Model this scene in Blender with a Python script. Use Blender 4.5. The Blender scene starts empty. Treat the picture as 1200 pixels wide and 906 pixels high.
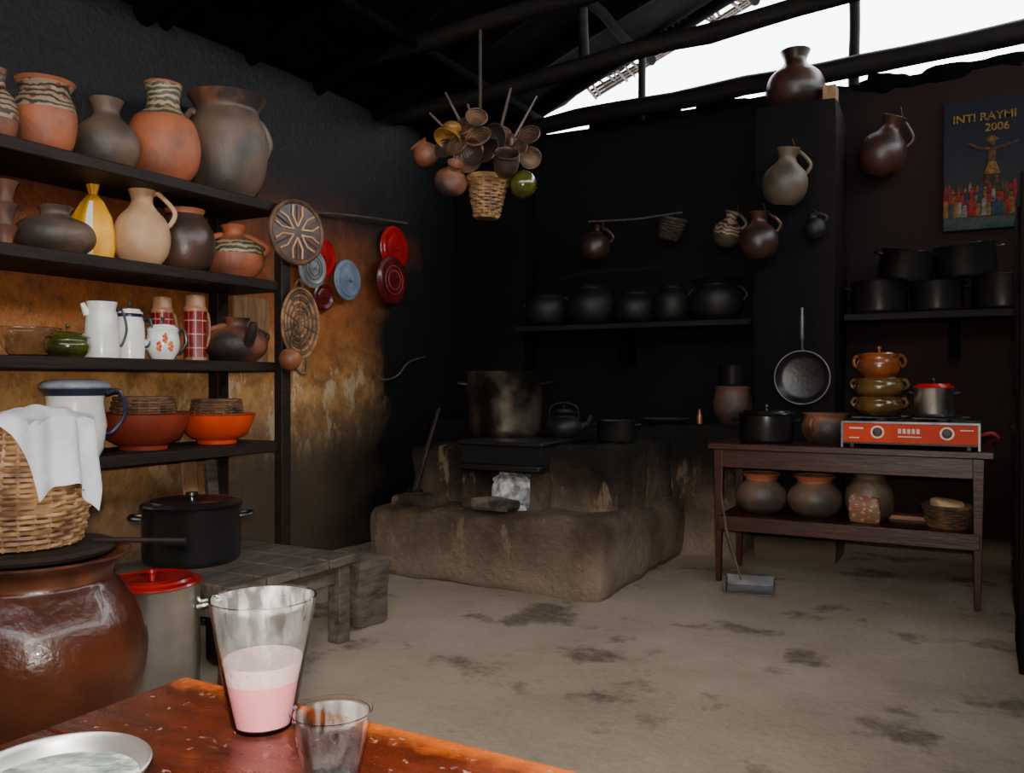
import bpy, math, random
from mathutils import Matrix, Vector, noise
random.seed(7)
pi=math.pi
# ---------------------------------------------------------------- materials
def M(name,c1,c2=None,scale=8,rough=.7,metal=0,bump=0,bscale=40,thr=(.4,.6),coat=0,spec=.5):
    m=bpy.data.materials.new(name); m.use_nodes=True
    nt=m.node_tree; n=nt.nodes; l=nt.links
    p=n['Principled BSDF']; p.inputs['Roughness'].default_value=rough
    p.inputs['Metallic'].default_value=metal
    p.inputs['Coat Weight'].default_value=coat
    p.inputs['Specular IOR Level'].default_value=spec
    tc=n.new('ShaderNodeTexCoord')
    if c2 is None: c2=tuple(x*.7 for x in c1)
    nz=n.new('ShaderNodeTexNoise'); nz.inputs['Scale'].default_value=scale; nz.inputs['Detail'].default_value=6
    l.new(tc.outputs['Object'],nz.inputs['Vector'])
    r=n.new('ShaderNodeValToRGB'); l.new(nz.outputs['Fac'],r.inputs['Fac'])
    r.color_ramp.elements[0].position=thr[0]; r.color_ramp.elements[1].position=thr[1]
    r.color_ramp.elements[0].color=(*c1,1); r.color_ramp.elements[1].color=(*c2,1)
    l.new(r.outputs['Color'],p.inputs['Base Color'])
    if bump:
        b=n.new('ShaderNodeBump'); b.inputs['Strength'].default_value=bump; b.inputs['Distance'].default_value=.02
        n2=n.new('ShaderNodeTexNoise'); n2.inputs['Scale'].default_value=bscale; n2.inputs['Detail'].default_value=8
        l.new(tc.outputs['Object'],n2.inputs['Vector']); l.new(n2.outputs['Fac'],b.inputs['Height'])
        l.new(b.outputs['Normal'],p.inputs['Normal'])
    return m
def ramp(n,stops):
    r=n.new('ShaderNodeValToRGB'); e=r.color_ramp.elements
    while len(e)>1: e.remove(e[-1])
    e[0].position=stops[0][0]; e[0].color=(*stops[0][1],1)
    for p,c in stops[1:]:
        x=e.new(p); x.color=(*c,1)
    return r
def maprange(n,l,src,a,b,c=0,d=1):
    m=n.new('ShaderNodeMapRange'); l.new(src,m.inputs['Value'])
    for k,v in zip(('From Min','From Max','To Min','To Max'),(a,b,c,d)): m.inputs[k].default_value=v
    return m.outputs['Result']
def mth(n,l,op,a,b,clamp=False):
    m=n.new('ShaderNodeMath'); m.operation=op; m.use_clamp=clamp
    for i,v in enumerate((a,b)):
        if isinstance(v,(int,float)): m.inputs[i].default_value=v
        else: l.new(v,m.inputs[i])
    return m.outputs[0]
def mixc(n,l,f,a,b):
    m=n.new('ShaderNodeMix'); m.data_type='RGBA'
    l.new(f,m.inputs[0])
    for i,v in ((6,a),(7,b)):
        if isinstance(v,tuple): m.inputs[i].default_value=(*v,1)
        else: l.new(v,m.inputs[i])
    return m.outputs[2]
def base(name,rough,spec=.3):
    m=bpy.data.materials.new(name); m.use_nodes=True
    nt=m.node_tree; p=nt.nodes['Principled BSDF']; p.inputs['Roughness'].default_value=rough; p.inputs['Specular IOR Level'].default_value=spec
    g=nt.nodes.new('ShaderNodeNewGeometry'); s=nt.nodes.new('ShaderNodeSeparateXYZ'); nt.links.new(g.outputs['Position'],s.inputs[0])
    return m,nt.nodes,nt.links,p,g.outputs['Position'],s
def nz(n,l,vec,scale,detail=8,rough=.6):
    t=n.new('ShaderNodeTexNoise'); t.inputs['Scale'].default_value=scale; t.inputs['Detail'].default_value=detail; t.inputs['Roughness'].default_value=rough
    l.new(vec,t.inputs['Vector']); return t.outputs['Fac']
def bumpn(n,l,p,h,st=.5,dist=.02):
    b=n.new('ShaderNodeBump'); b.inputs['Strength'].default_value=st; b.inputs['Distance'].default_value=dist
    l.new(h,b.inputs['Height']); l.new(b.outputs['Normal'],p.inputs['Normal'])

def wall_left_mat():
    m,n,l,p,pos,s=base('adobe_soot_wall',.55,.3)
    n1=nz(n,l,pos,1.7); n2=nz(n,l,pos,7,10,.7); n3=nz(n,l,pos,30)
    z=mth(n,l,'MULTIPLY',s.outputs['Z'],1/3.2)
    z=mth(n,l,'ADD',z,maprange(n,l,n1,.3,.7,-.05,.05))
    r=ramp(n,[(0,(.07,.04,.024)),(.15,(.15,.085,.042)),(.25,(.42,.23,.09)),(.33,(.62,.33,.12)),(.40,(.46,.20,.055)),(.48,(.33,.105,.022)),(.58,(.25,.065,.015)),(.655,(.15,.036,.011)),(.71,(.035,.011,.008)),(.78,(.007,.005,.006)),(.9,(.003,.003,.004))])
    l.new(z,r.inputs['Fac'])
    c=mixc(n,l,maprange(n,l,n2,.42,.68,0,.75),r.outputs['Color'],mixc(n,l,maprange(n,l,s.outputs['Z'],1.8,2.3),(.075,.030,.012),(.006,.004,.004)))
    pm=mth(n,l,'MULTIPLY',maprange(n,l,s.outputs['Z'],.55,.75),maprange(n,l,s.outputs['Z'],1.36,1.15))
    pm=mth(n,l,'MULTIPLY',pm,maprange(n,l,s.outputs['Y'],2.6,3.4))
    mp=n.new('ShaderNodeMapping'); mp.inputs['Scale'].default_value=(1,1,.5); l.new(pos,mp.inputs[0])
    n4=nz(n,l,mp.outputs[0],8,10,.7)
    pk=mth(n,l,'MULTIPLY',maprange(n,l,n4,.53,.57),pm)
    c=mixc(n,l,pk,c,(.58,.43,.26))
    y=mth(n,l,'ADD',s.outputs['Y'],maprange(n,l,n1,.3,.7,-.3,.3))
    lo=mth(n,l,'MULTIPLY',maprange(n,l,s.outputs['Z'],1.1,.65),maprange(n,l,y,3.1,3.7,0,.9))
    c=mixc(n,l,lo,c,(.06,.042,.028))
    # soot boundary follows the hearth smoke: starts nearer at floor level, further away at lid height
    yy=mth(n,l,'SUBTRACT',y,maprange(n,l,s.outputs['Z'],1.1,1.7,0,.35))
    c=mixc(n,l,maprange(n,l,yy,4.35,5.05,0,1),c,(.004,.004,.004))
    l.new(c,p.inputs['Base Color']); bumpn(n,l,p,mth(n,l,'ADD',n2,n3),.5,.02)
    return m
def wall_back_mat():
    m,n,l,p,pos,s=base('black_soot_wall',.75,.12)
    n1=nz(n,l,pos,1.5); n2=nz(n,l,pos,14)
    c=mixc(n,l,maprange(n,l,s.outputs['X'],-1.0,-.5),(.003,.003,.0034),(.017,.0075,.0065))
    c=mixc(n,l,maprange(n,l,n1,.45,.75,0,.6),c,(.007,.0048,.0045))
    c=mixc(n,l,maprange(n,l,n2,.66,.70,0,.15),c,(.05,.03,.02))
    c=mixc(n,l,mth(n,l,'MULTIPLY',maprange(n,l,s.outputs['Z'],.16,.06),maprange(n,l,n1,.3,.5,.4,1)),c,(.14,.10,.07))
    l.new(c,p.inputs['Base Color']); bumpn(n,l,p,n2,.4,.02)
    return m
def floor_mat():
    m,n,l,p,pos,s=base('packed_dirt_floor',.85,.25)
    n1=nz(n,l,pos,1.3,5); n2=nz(n,l,pos,2.2,7,.62); n3=nz(n,l,pos,28); n5=nz(n,l,pos,.7,3)
    c=mixc(n,l,maprange(n,l,n1,.35,.7),(.37,.29,.22),(.23,.172,.125))
    thr=mth(n,l,'ADD',n2,maprange(n,l,n5,.35,.65,-.04,.05))
    c=mixc(n,l,maprange(n,l,thr,.56,.645,0,.85),c,(.06,.036,.022))
    c=mixc(n,l,maprange(n,l,n3,.3,.7,0,.3),c,(.40,.325,.25))
    l.new(c,p.inputs['Base Color']); bumpn(n,l,p,mth(n,l,'ADD',n3,n2),.4,.02)
    return m
def hearth_mat():
    m,n,l,p,pos,s=base('hearth_adobe',.9,.15)
    n1=nz(n,l,pos,2.2); n2=nz(n,l,pos,9); n3=nz(n,l,pos,35)
    z=mth(n,l,'ADD',s.outputs['Z'],maprange(n,l,n1,.3,.7,-.2,.2))
    r=ramp(n,[(0,(.22,.165,.12)),(.22,(.15,.108,.077)),(.38,(.09,.06,.043)),(.52,(.045,.029,.020)),(.72,(.011,.009,.0075))])
    l.new(z,r.inputs['Fac'])
    mp=n.new('ShaderNodeMapping'); mp.inputs['Scale'].default_value=(1,1,.35); l.new(pos,mp.inputs[0]); n4=nz(n,l,mp.outputs[0],7,8,.7)
    c=mixc(n,l,maprange(n,l,n4,.58,.64,0,.5),r.outputs['Color'],(.27,.19,.115))
    bk=mth(n,l,'MULTIPLY',maprange(n,l,s.outputs['Y'],4.9,5.5),maprange(n,l,s.outputs['Z'],.45,.7))
    c=mixc(n,l,bk,c,(.008,.0065,.0055))
    l.new(c,p.inputs['Base Color']); bumpn(n,l,p,mth(n,l,'ADD',n3,n2),.7,.03)
    return m
def wood(name,c1,c2,rough=.6,sc=(1,1,1),coat=0,scale=6,spec=.4,st=(.3,.68)):
    m=bpy.data.materials.new(name); m.use_nodes=True
    n=m.node_tree.nodes; l=m.node_tree.links; p=n['Principled BSDF']
    p.inputs['Roughness'].default_value=rough; p.inputs['Coat Weight'].default_value=coat; p.inputs['Coat Roughness'].default_value=.15; p.inputs['Specular IOR Level'].default_value=spec
    tc=n.new('ShaderNodeTexCoord'); mp=n.new('ShaderNodeMapping'); mp.inputs['Scale'].default_value=sc
    l.new(tc.outputs['Object'],mp.inputs['Vector'])
    f=nz(n,l,mp.outputs[0],scale,8,.65)
    r=ramp(n,[(st[0],c1),(st[1],c2)]); l.new(f,r.inputs['Fac']); l.new(r.outputs['Color'],p.inputs['Base Color'])
    bumpn(n,l,p,f,.3,.01)
    return m
def lacq():
    m=wood('lacquered_table_top',(.020,.004,.002),(.095,.014,.004),.22,(2,7,6),coat=.4,scale=4)
    n=m.node_tree.nodes; l=m.node_tree.links; p=n['Principled BSDF']; tc=n.new('ShaderNodeTexCoord')
    src=p.inputs['Base Color'].links[0].from_socket
    f=nz(n,l,tc.outputs['Object'],90,4); g=nz(n,l,tc.outputs['Object'],6,6); h=nz(n,l,tc.outputs['Object'],14,8,.7)
    s=n.new('ShaderNodeSeparateXYZ'); l.new(tc.outputs['Object'],s.inputs[0])
    c=mixc(n,l,maprange(n,l,g,.56,.66,0,.45),src,(.20,.038,.006))
    c=mixc(n,l,maprange(n,l,h,.55,.65,0,.5),c,(.025,.008,.005))
    e=mth(n,l,'ADD',s.outputs['Y'],maprange(n,l,h,.3,.7,-.02,.02))
    c=mixc(n,l,maprange(n,l,e,.755,.785,0,.8),c,(.38,.08,.008))
    c=mixc(n,l,maprange(n,l,f,.64,.70,0,.5),c,(.45,.30,.24))
    l.new(c,p.inputs['Base Color']); l.new(maprange(n,l,g,.4,.6,.14,.45),p.inputs['Roughness'])
    return m
def banded(name,bg,fg,fg2,scale=16):
    m=bpy.data.materials.new(name); m.use_nodes=True
    n=m.node_tree.nodes; l=m.node_tree.links; p=n['Principled BSDF']; p.inputs['Roughness'].default_value=.5
    tc=n.new('ShaderNodeTexCoord'); v=n.new('ShaderNodeTexVoronoi'); v.inputs['Scale'].default_value=scale; l.new(tc.outputs['Object'],v.inputs['Vector'])
    w=n.new('ShaderNodeTexWave'); w.bands_direction='Z'; w.inputs['Scale'].default_value=scale*.5; w.inputs['Distortion'].default_value=9; w.inputs['Detail'].default_value=3; l.new(tc.outputs['Object'],w.inputs['Vector'])
    c=mixc(n,l,maprange(n,l,v.outputs['Distance'],.3,.36),bg,fg)
    c=mixc(n,l,maprange(n,l,w.outputs['Fac'],.62,.68),c,fg2)
    l.new(c,p.inputs['Base Color']); return m
def plaid(name):
    m=bpy.data.materials.new(name); m.use_nodes=True
    n=m.node_tree.nodes; l=m.node_tree.links; p=n['Principled BSDF']; p.inputs['Roughness'].default_value=.3
    tc=n.new('ShaderNodeTexCoord'); s=n.new('ShaderNodeSeparateXYZ'); l.new(tc.outputs['Object'],s.inputs[0])
    a=mth(n,l,'FRACT',mth(n,l,'MULTIPLY',s.outputs['Z'],14),0)
    ang=mth(n,l,'ARCTAN2',s.outputs['Y'],s.outputs['X'])
    b=mth(n,l,'FRACT',mth(n,l,'MULTIPLY',ang,1.6),0)
    f=mth(n,l,'MAXIMUM',mth(n,l,'GREATER_THAN',a,.92),mth(n,l,'GREATER_THAN',b,.9))
    c=mixc(n,l,f,(.18,.005,.008),(.42,.24,.15)); l.new(c,p.inputs['Base Color']); return m
def glassm(name,col=(1,1,1),rough=0.0,ior=1.45):
    m=bpy.data.materials.new(name); m.use_nodes=True; p=m.node_tree.nodes['Principled BSDF']
    p.inputs['Base Color'].default_value=(*col,1); p.inputs['Roughness'].default_value=rough
    p.inputs['Transmission Weight'].default_value=1; p.inputs['IOR'].default_value=ior; return m
def residue(name,a,b):
    m=bpy.data.materials.new(name); m.use_nodes=True
    n=m.node_tree.nodes; l=m.node_tree.links; p=n['Principled BSDF']
    p.inputs['Base Color'].default_value=(.9,.87,.85,1)
    tc=n.new('ShaderNodeTexCoord'); mp=n.new('ShaderNodeMapping'); mp.inputs['Scale'].default_value=(1,1,.35); l.new(tc.outputs['Object'],mp.inputs[0])
    f=nz(n,l,mp.outputs[0],45); l.new(maprange(n,l,f,.45,.75,a,b),p.inputs['Alpha']); return m

WL=wall_left_mat(); WB=wall_back_mat(); FL=floor_mat(); HE=hearth_mat()
DARKW=wood('dark_shelf_wood',(.007,.0045,.004),(.024,.013,.009),.6,(3,1,8),spec=.25)
BEAM=wood('sooty_beam',(.003,.003,.003),(.016,.012,.010),.75,(.6,5,5),spec=.2)
ROOF=M('sooty_roof',(.0015,.0015,.0015),(.0035,.003,.003),6,.95,bump=.5,bscale=12,spec=.05)
TABLE=wood('red_brown_table',(.018,.004,.003),(.055,.0125,.0065),.4,(1,6,6),coat=.15)
LACQ=lacq()
GREYW=wood('weathered_grey_wood',(.022,.016,.013),(.13,.098,.075),.75,(5,1,5))
LIGHTW=wood('pale_plank_wood',(.11,.05,.02),(.30,.165,.08),.7,(8,8,1))
TERRA=M('terracotta',(.38,.105,.04),(.17,.055,.03),5,.55,bump=.15,thr=(.42,.66))
TERRA2=M('terracotta_sooted',(.22,.075,.036),(.026,.018,.015),4,.55,bump=.15,thr=(.40,.56))
GREYC=M('grey_fired_clay',(.14,.085,.055),(.045,.033,.027),4,.5,bump=.15)
GREENC=M('grey_green_clay',(.12,.082,.05),(.045,.033,.022),4,.5,bump=.1)
CREAM=M('cream_clay',(.56,.34,.18),(.42,.23,.12),6,.5,bump=.1)
DARKC=M('dark_burnished_clay',(.035,.022,.018),(.075,.035,.022),6,.35,bump=.1)
REDC=M('dark_red_clay',(.055,.019,.013),(.02,.010,.008),5,.4,bump=.1)
GLAZ=M('glazed_brown_jar',(.095,.023,.008),(.036,.010,.005),4,.28,bump=.25,bscale=25,thr=(.35,.65),coat=.25)
GLAZR=M('brown_glaze_rim',(.12,.038,.018),(.045,.016,.009),8,.35,coat=.2)
HONEY=M('honey_glaze',(.25,.062,.014),(.12,.032,.009),8,.25,coat=.5)
OLIVE=M('olive_glaze',(.13,.068,.018),(.07,.036,.010),8,.25,coat=.5)
GREENG=M('green_glaze',(.075,.075,.010),(.03,.034,.006),8,.2,coat=.6)
PAINT=banded('painted_neck_band',(.17,.05,.026),(.28,.19,.115),(.028,.020,.018),22)
PAINT2=banded('painted_shoulder_band',(.20,.13,.07),(.05,.05,.03),(.36,.25,.14),20)
BLKPOT=M('soot_black_pot',(.006,.006,.006),(.016,.013,.012),9,.38,bump=.1)
BLKCLAY=M('black_clay',(.0045,.004,.004),(.011,.009,.0075),5,.55,bump=.1,spec=.35)
BLKEN=M('black_enamel',(.007,.0065,.0065),(.012,.011,.011),5,.28,coat=.2)
ALU=M('aluminium',(.82,.80,.77),(.62,.60,.57),4,.30,metal=1)
ALUD=M('dull_aluminium',(.16,.16,.17),(.09,.09,.10),8,.4,metal=.7)
BLUEG=M('blue_grey_enamel',(.17,.22,.30),(.11,.15,.21),9,.4)
REDEN=M('red_enamel',(.42,.008,.007),(.27,.006,.006),5,.25,coat=.4)
DRED=M('dark_red_enamel',(.11,.006,.008),(.07,.005,.005),5,.3,coat=.3)
WHITE=M('white_enamel',(.80,.78,.74),(.70,.68,.64),5,.25,coat=.4)
BLUER=M('dark_blue_rim',(.02,.025,.05),None,5,.3)
ORPL=M('orange_plastic',(.70,.065,.008),(.52,.045,.007),5,.35)
BRPL=M('reddish_brown_plastic',(.25,.036,.016),(.16,.024,.011),5,.35)
WICK=M('wicker',(.33,.18,.075),(.13,.06,.026),14,.55)
WICKD=M('dark_wicker',(.15,.07,.032),(.045,.023,.013),14,.6)
PLAID=plaid('red_plaid'); CREAMPL=M('thermos_cream',(.40,.20,.10),None,5,.35)
YEL=M('yellow_cloth',(.85,.42,.01),(.72,.30,.008),10,.5); YWHT=M('white_stripe',(.85,.8,.7),None,5,.6)
CLOTH=M('white_cloth',(.62,.61,.65),(.46,.46,.51),8,.85,bump=.2)
TARP=M('grey_plastic',(.30,.32,.36),(.19,.20,.24),8,.35)
ORG=M('orange_metal',(.58,.040,.004),(.48,.032,.004),3,.55,spec=.2); BLK=M('black_iron',(.006,.006,.006),None,5,.5)
ASH=M('ash',(.60,.61,.64),(.20,.19,.185),16,.9,bump=.7); CHAR=M('charred_log',(.13,.09,.06),(.015,.015,.015),9,.9,bump=.6)
ROPE=M('rope',(.045,.032,.025),None,30,.9); GOURD=M('gourd',(.30,.105,.035),(.17,.055,.022),6,.45)
YG=M('yellow_gourd',(.38,.19,.035),(.22,.10,.02),6,.4)
MILK=M('pink_milkshake',(.92,.33,.36),(.90,.29,.33),5,.5); FOAM=M('pink_foam',(.96,.70,.68),(.92,.60,.60),40,.7,bump=.3,bscale=150)
GL=glassm('clear_glass'); PLG=glassm('clear_plastic',(.98,.98,.99),.03,1.2); RES=residue('foam_residue',.05,.42); RES2=residue('water_film',.0,.16)
RECESS=M('recess_shade',(.010,.009,.008),None,6,.8,spec=.2); FLOWER=M('orange_flower_paint',(.8,.2,.03),(.7,.05,.03),30,.4)  # near-black filler colour stands in for shade in the firebox recess
GASH=M('red_hose',(.4,.03,.03),None,5,.4); WHTLAB=M('white_label',(.75,.7,.62),None,5,.5)
CURTAIN=M('dark_door_wood',(.008,.005,.004),(.005,.0035,.0035),6,.8,spec=.1)
STOCK=M('sooty_stock_pot',(.022,.018,.015),(.20,.165,.13),4,.33,metal=.75,thr=(.44,.68))

# ---------------------------------------------------------------- mesh builder
def cr(pts,k=5):
    out=[]
    n=len(pts)
    for i in range(n-1):
        p0=pts[max(i-1,0)];p1=pts[i];p2=pts[i+1];p3=pts[min(i+2,n-1)]
        for j in range(k):
            t=j/k
            out.append(tuple(.5*((2*b)+(-a+c)*t+(2*a-5*b+4*c-d)*t*t+(-a+3*b-3*c+d)*t**3) for a,b,c,d in zip(p0,p1,p2,p3)))
    out.append(tuple(pts[-1])); return out
I4=Matrix.Identity(4)
def T(x=0,y=0,z=0,rx=0,ry=0,rz=0,s=1):
    sc=Matrix.Diagonal((*( (s,s,s) if isinstance(s,(int,float)) else s),1))
    return Matrix.Translation((x,y,z))@Matrix.Rotation(rz,4,'Z')@Matrix.Rotation(ry,4,'Y')@Matrix.Rotation(rx,4,'X')@sc
class B:
    def __init__(s): s.v=[];s.f=[];s.mi=[];s.mats=[]
    def m(s,mat):
        if mat not in s.mats: s.mats.append(mat)
        return s.mats.index(mat)
    def add(s,vs,fs,mat,X=I4):
        o=len(s.v); s.v+=[tuple(X@Vector(v)) for v in vs]; k=s.m(mat) if not isinstance(mat,list) else None
        for i,f in enumerate(fs):
            s.f.append(tuple(o+a for a in f)); s.mi.append(k if k is not None else s.m(mat[i]))
    def lathe(s,prof,mat,n=40,X=I4,bands=None):
        vs=[];rings=[]
        for r,z in prof:
            if r<1e-5: rings.append([len(vs)]); vs.append((0,0,z))
            else:
                rings.append(list(range(len(vs),len(vs)+n)))
                vs+=[(r*math.cos(2*pi*i/n),r*math.sin(2*pi*i/n),z) for i in range(n)]
        fs=[];ms=[]
        for k in range(len(rings)-1):
            a,b=rings[k],rings[k+1]; mm=mat
            if bands:
                zc=(prof[k][1]+prof[k+1][1])/2
                for z0,z1,bm in bands:
                    if z0<=zc<=z1 : mm=bm
            for i in range(n):
                j=(i+1)%n
                if len(a)==1 and len(b)==1: continue
                if len(a)==1: fs.append((a[0],b[j],b[i]))
                elif len(b)==1: fs.append((a[i],a[j],b[0]))
                else: fs.append((a[i],a[j],b[j],b[i]))
                ms.append(mm)
        s.add(vs,fs,ms,X)
    def vessel(s,prof,mat,t=.007,n=40,X=I4,bands=None,inner=None):
        outer=prof
        top=prof[-1]
        inn=[(max(r-t,0),max(z,t*1.2)) for r,z in reversed(prof) ]
        inn[-1]=(0,inn[-1][1])
        if inner is None and not bands:
            s.lathe(outer+[(top[0]-t*.5,top[1]+t*.4)]+inn,mat,n,X)
        else:
            s.lathe(outer+[(top[0]-t*.5,top[1]+t*.4)]+inn[:1],mat,n,X,bands)
            s.lathe(inn,inner or mat,n,X,None)
    def tube(s,pts,r,mat,n=8,closed=False,X=I4,caps=True):
        P=[Vector(p) for p in pts]; N=len(P); R=r if isinstance(r,(list,tuple)) else [r]*N
        vs=[];prev=None
        for i in range(N):
            if closed: d=P[(i+1)%N]-P[i-1]
            else: d=P[min(i+1,N-1)]-P[max(i-1,0)]
            d.normalize()
            if prev is None:
                u=d.cross(Vector((0,0,1)))
                if u.length<.1: u=d.cross(Vector((1,0,0)))
            else: u=prev-d*prev.dot(d)
            u.normalize(); prev=u; w=d.cross(u)
            for k in range(n):
                a=2*pi*k/n; vs.append(tuple(P[i]+(u*math.cos(a)+w*math.sin(a))*R[i]))
        fs=[]
        for i in range(N if closed else N-1):
            j=(i+1)%N
            for k in range(n):
                q=(k+1)%n; fs.append((i*n+k,i*n+q,j*n+q,j*n+k))
        if not closed and caps: fs.append(tuple(range(n))[::-1]); fs.append(tuple((N-1)*n+k for k in range(n)))
        s.add(vs,fs,mat,X)
    def box(s,x0,x1,y0,y1,z0,z1,mat,X=I4):
        vs=[(x,y,z) for x in(x0,x1) for y in(y0,y1) for z in(z0,z1)]
        s.add(vs,[(0,1,3,2),(4,6,7,5),(0,4,5,1),(2,3,7,6),(0,2,6,4),(1,5,7,3)],mat,X)
    def rbox(s,x0,x1,y0,y1,z0,z1,mat,res=.06,rad=.03,amp=.02,fr=3,X=I4):
        idx={};vs=[];fs=[]
        nn=[max(1,min(90,int((b-a)/res))) for a,b in((x0,x1),(y0,y1),(z0,z1))]
        lo=(x0,y0,z0);hi=(x1,y1,z1)
        def vert(i):
            if i in idx: return idx[i]
            p=[lo[k]+(hi[k]-lo[k])*i[k]/nn[k] for k in range(3)]
            q=[min(max(p[k],lo[k]+rad),hi[k]-rad) for k in range(3)]
            P=Vector(p);Q=Vector(q);d=P-Q
            if d.length>1e-6 and rad>0: P=Q+d.normalized()*min(d.length,rad)
            P+=noise.noise_vector(P*fr)*amp+noise.noise_vector(P*fr*3.1)*amp*.35
            idx[i]=len(vs);vs.append(tuple(P));return idx[i]
        for ax in range(3):
            a,b=[k for k in range(3) if k!=ax]
            for side in(0,nn[ax]):
                for i in range(nn[a]):
                    for j in range(nn[b]):
                        c=[]
                        for di,dj in((0,0),(1,0),(1,1),(0,1)):
                            q=[0,0,0];q[ax]=side;q[a]=i+di;q[b]=j+dj;c.append(vert(tuple(q)))
                        if (side==0)!=(ax==1): c.reverse()
                        fs.append(tuple(c))
        s.add(vs,fs,mat,X)
    def ball(s,r,mat,X=I4,n=20,sq=1):
        s.lathe([(r*math.sin(pi*i/12),-r*sq*math.cos(pi*i/12)) for i in range(13)],mat,n,X)
    def wicker(s,rf,h,rows,stakes,mat,X=I4,seg=3,bottom=True):
        tr=h/rows*.56
        for k in range(rows):
            z=h*(k+.5)/rows; R=rf(z/h); pts=[]
            N=stakes*seg
            for i in range(N):
                a=2*pi*i/N; rr=R+tr*.75*math.cos(a*stakes/2+pi*k)+random.uniform(-1,1)*tr*.2
                pts.append((rr*math.cos(a),rr*math.sin(a),z+random.uniform(-1,1)*tr*.12))
            s.tube(pts,tr*random.uniform(.85,1.05),mat,5,True,X)
        for i in range(stakes):
            a=2*pi*(i+.5)/stakes; s.tube([(rf(q/6)*math.cos(a),rf(q/6)*math.sin(a),h*q/6) for q in range(7)],tr*.8,mat,5,False,X)
        R=rf(1); s.tube([(R*math.cos(2*pi*i/32),R*math.sin(2*pi*i/32),h) for i in range(32)],tr*1.5,mat,6,True,X)
        if bottom: s.lathe([(0,tr),(rf(0),tr),(rf(0),0),(0,0)],mat,24,X)
    def done(s,name,loc=(0,0,0),rot=(0,0,0),bevel=0,angle=40):
        me=bpy.data.meshes.new(name); me.from_pydata(s.v,[],s.f)
        for m in s.mats: me.materials.append(m)
        me.polygons.foreach_set('material_index',s.mi)
        me.polygons.foreach_set('use_smooth',[True]*len(s.f)); me.update()
        import bmesh
        bm=bmesh.new(); bm.from_mesh(me); bmesh.ops.recalc_face_normals(bm,faces=bm.faces); bm.to_mesh(me); bm.free()
        me.set_sharp_from_angle(angle=math.radians(angle))
        o=bpy.data.objects.new(name,me); bpy.context.collection.objects.link(o)
        o.location=loc;o.rotation_euler=rot
        if bevel:
            b=o.modifiers.new('bev','BEVEL');b.width=bevel;b.segments=2;b.limit_method='ANGLE'
        return o
PR={
 'olla':[(0,0),(.45,0),(.82,.15),(1,.42),(.9,.66),(.66,.82),(.63,.88),(.78,1)],
 'wide':[(0,0),(.5,0),(.85,.15),(1,.45),(.95,.68),(.80,.82),(.77,.88),(.97,1)],
 'jug':[(0,0),(.5,0),(.86,.14),(1,.36),(.86,.58),(.48,.74),(.38,.84),(.52,1)],
 'jar':[(0,0),(.5,0),(.88,.15),(1,.38),(.84,.62),(.5,.74),(.43,.86),(.52,1)],
 'bottle':[(0,0),(.55,0),(.92,.15),(1,.4),(.8,.66),(.36,.8),(.2,.88),(.28,1)],
 'squat':[(0,0),(.55,0),(.93,.22),(1,.46),(.82,.68),(.42,.8),(.36,.9),(.46,1)],
 'bowl':[(0,0),(.55,0),(.8,.35),(.95,.8),(1,1)],
 'open':[(0,0),(.6,0),(.9,.3),(.96,.6),(.88,.85),(.93,1)],
 'round':[(0,0),(.5,0),(.85,.14),(1,.42),(.93,.68),(.68,.88),(.62,.93),(.68,1)],
}
def prof(kind,r,h):
    p=[(a*r,b*h) for a,b in PR[kind]]
    return [p[0]]+cr(p[1:],5)
def handle(b,r,h,z0,z1,r0,r1,out,mat,th=.012,X=I4,ang=0):
    pts=cr([(r0,0,z0),(r0+out*.7,0,z0+(z1-z0)*-.05),(max(r0,r1)+out,0,(z0+z1)/2),(r1+out*.45,0,z1+(z0-z1)*.05),(r1,0,z1)],5)
    b.tube(pts,th,mat,8,False,X@Matrix.Rotation(ang,4,'Z'))
def pot(name,kind,r,h,loc,mat,hand=(),hk='neck',bands=None,rot=(0,0,0),inner=None,th=.012,t=.008,extra=None):
    b=B(); p=prof(kind,r,h)
    bb=[(a*h,c*h,m) for a,c,m in bands] if bands else None
    b.vessel(p,mat,t,44,I4,bb,inner)
    def R(z): 
        q=min(p[1:],key=lambda a:abs(a[1]-z*h)); return q[0]
    for a in hand:
        if hk=='neck': handle(b,r,h,.92*h,.55*h,R(.92)-.004,R(.55)-.004,.12*r+.02,mat,th,I4,a)
        elif hk=='lug': handle(b,r,h,.8*h,.5*h,R(.8)-.006,R(.5)-.006,.1*r+.012,mat,th,I4,a)
    if extra: extra(b,r,h)
    return b.done(name,loc,rot)
def lidshape(b,r,mat,X=I4,dome=.12,knob=None,ridge=True):
    pr=[(0,-.004),(r*1.0,-.004),(r*1.03,0),(r*1.0,.006)]
    if ridge: pr+=[(r*.86,.010),(r*.82,.018),(r*.6,r*dome*.7),(r*.56,r*dome*.85)]
    pr+=[(r*.3,r*dome),(0,r*dome*1.05)]
    b.lathe(pr,mat,44,X)
    z=r*dome
    b.lathe([(0,z),(r*.07,z),(r*.06,z+.015),(r*.13,z+.022),(r*.12,z+.034),(0,z+.037)],knob or mat,16,X)
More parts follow.
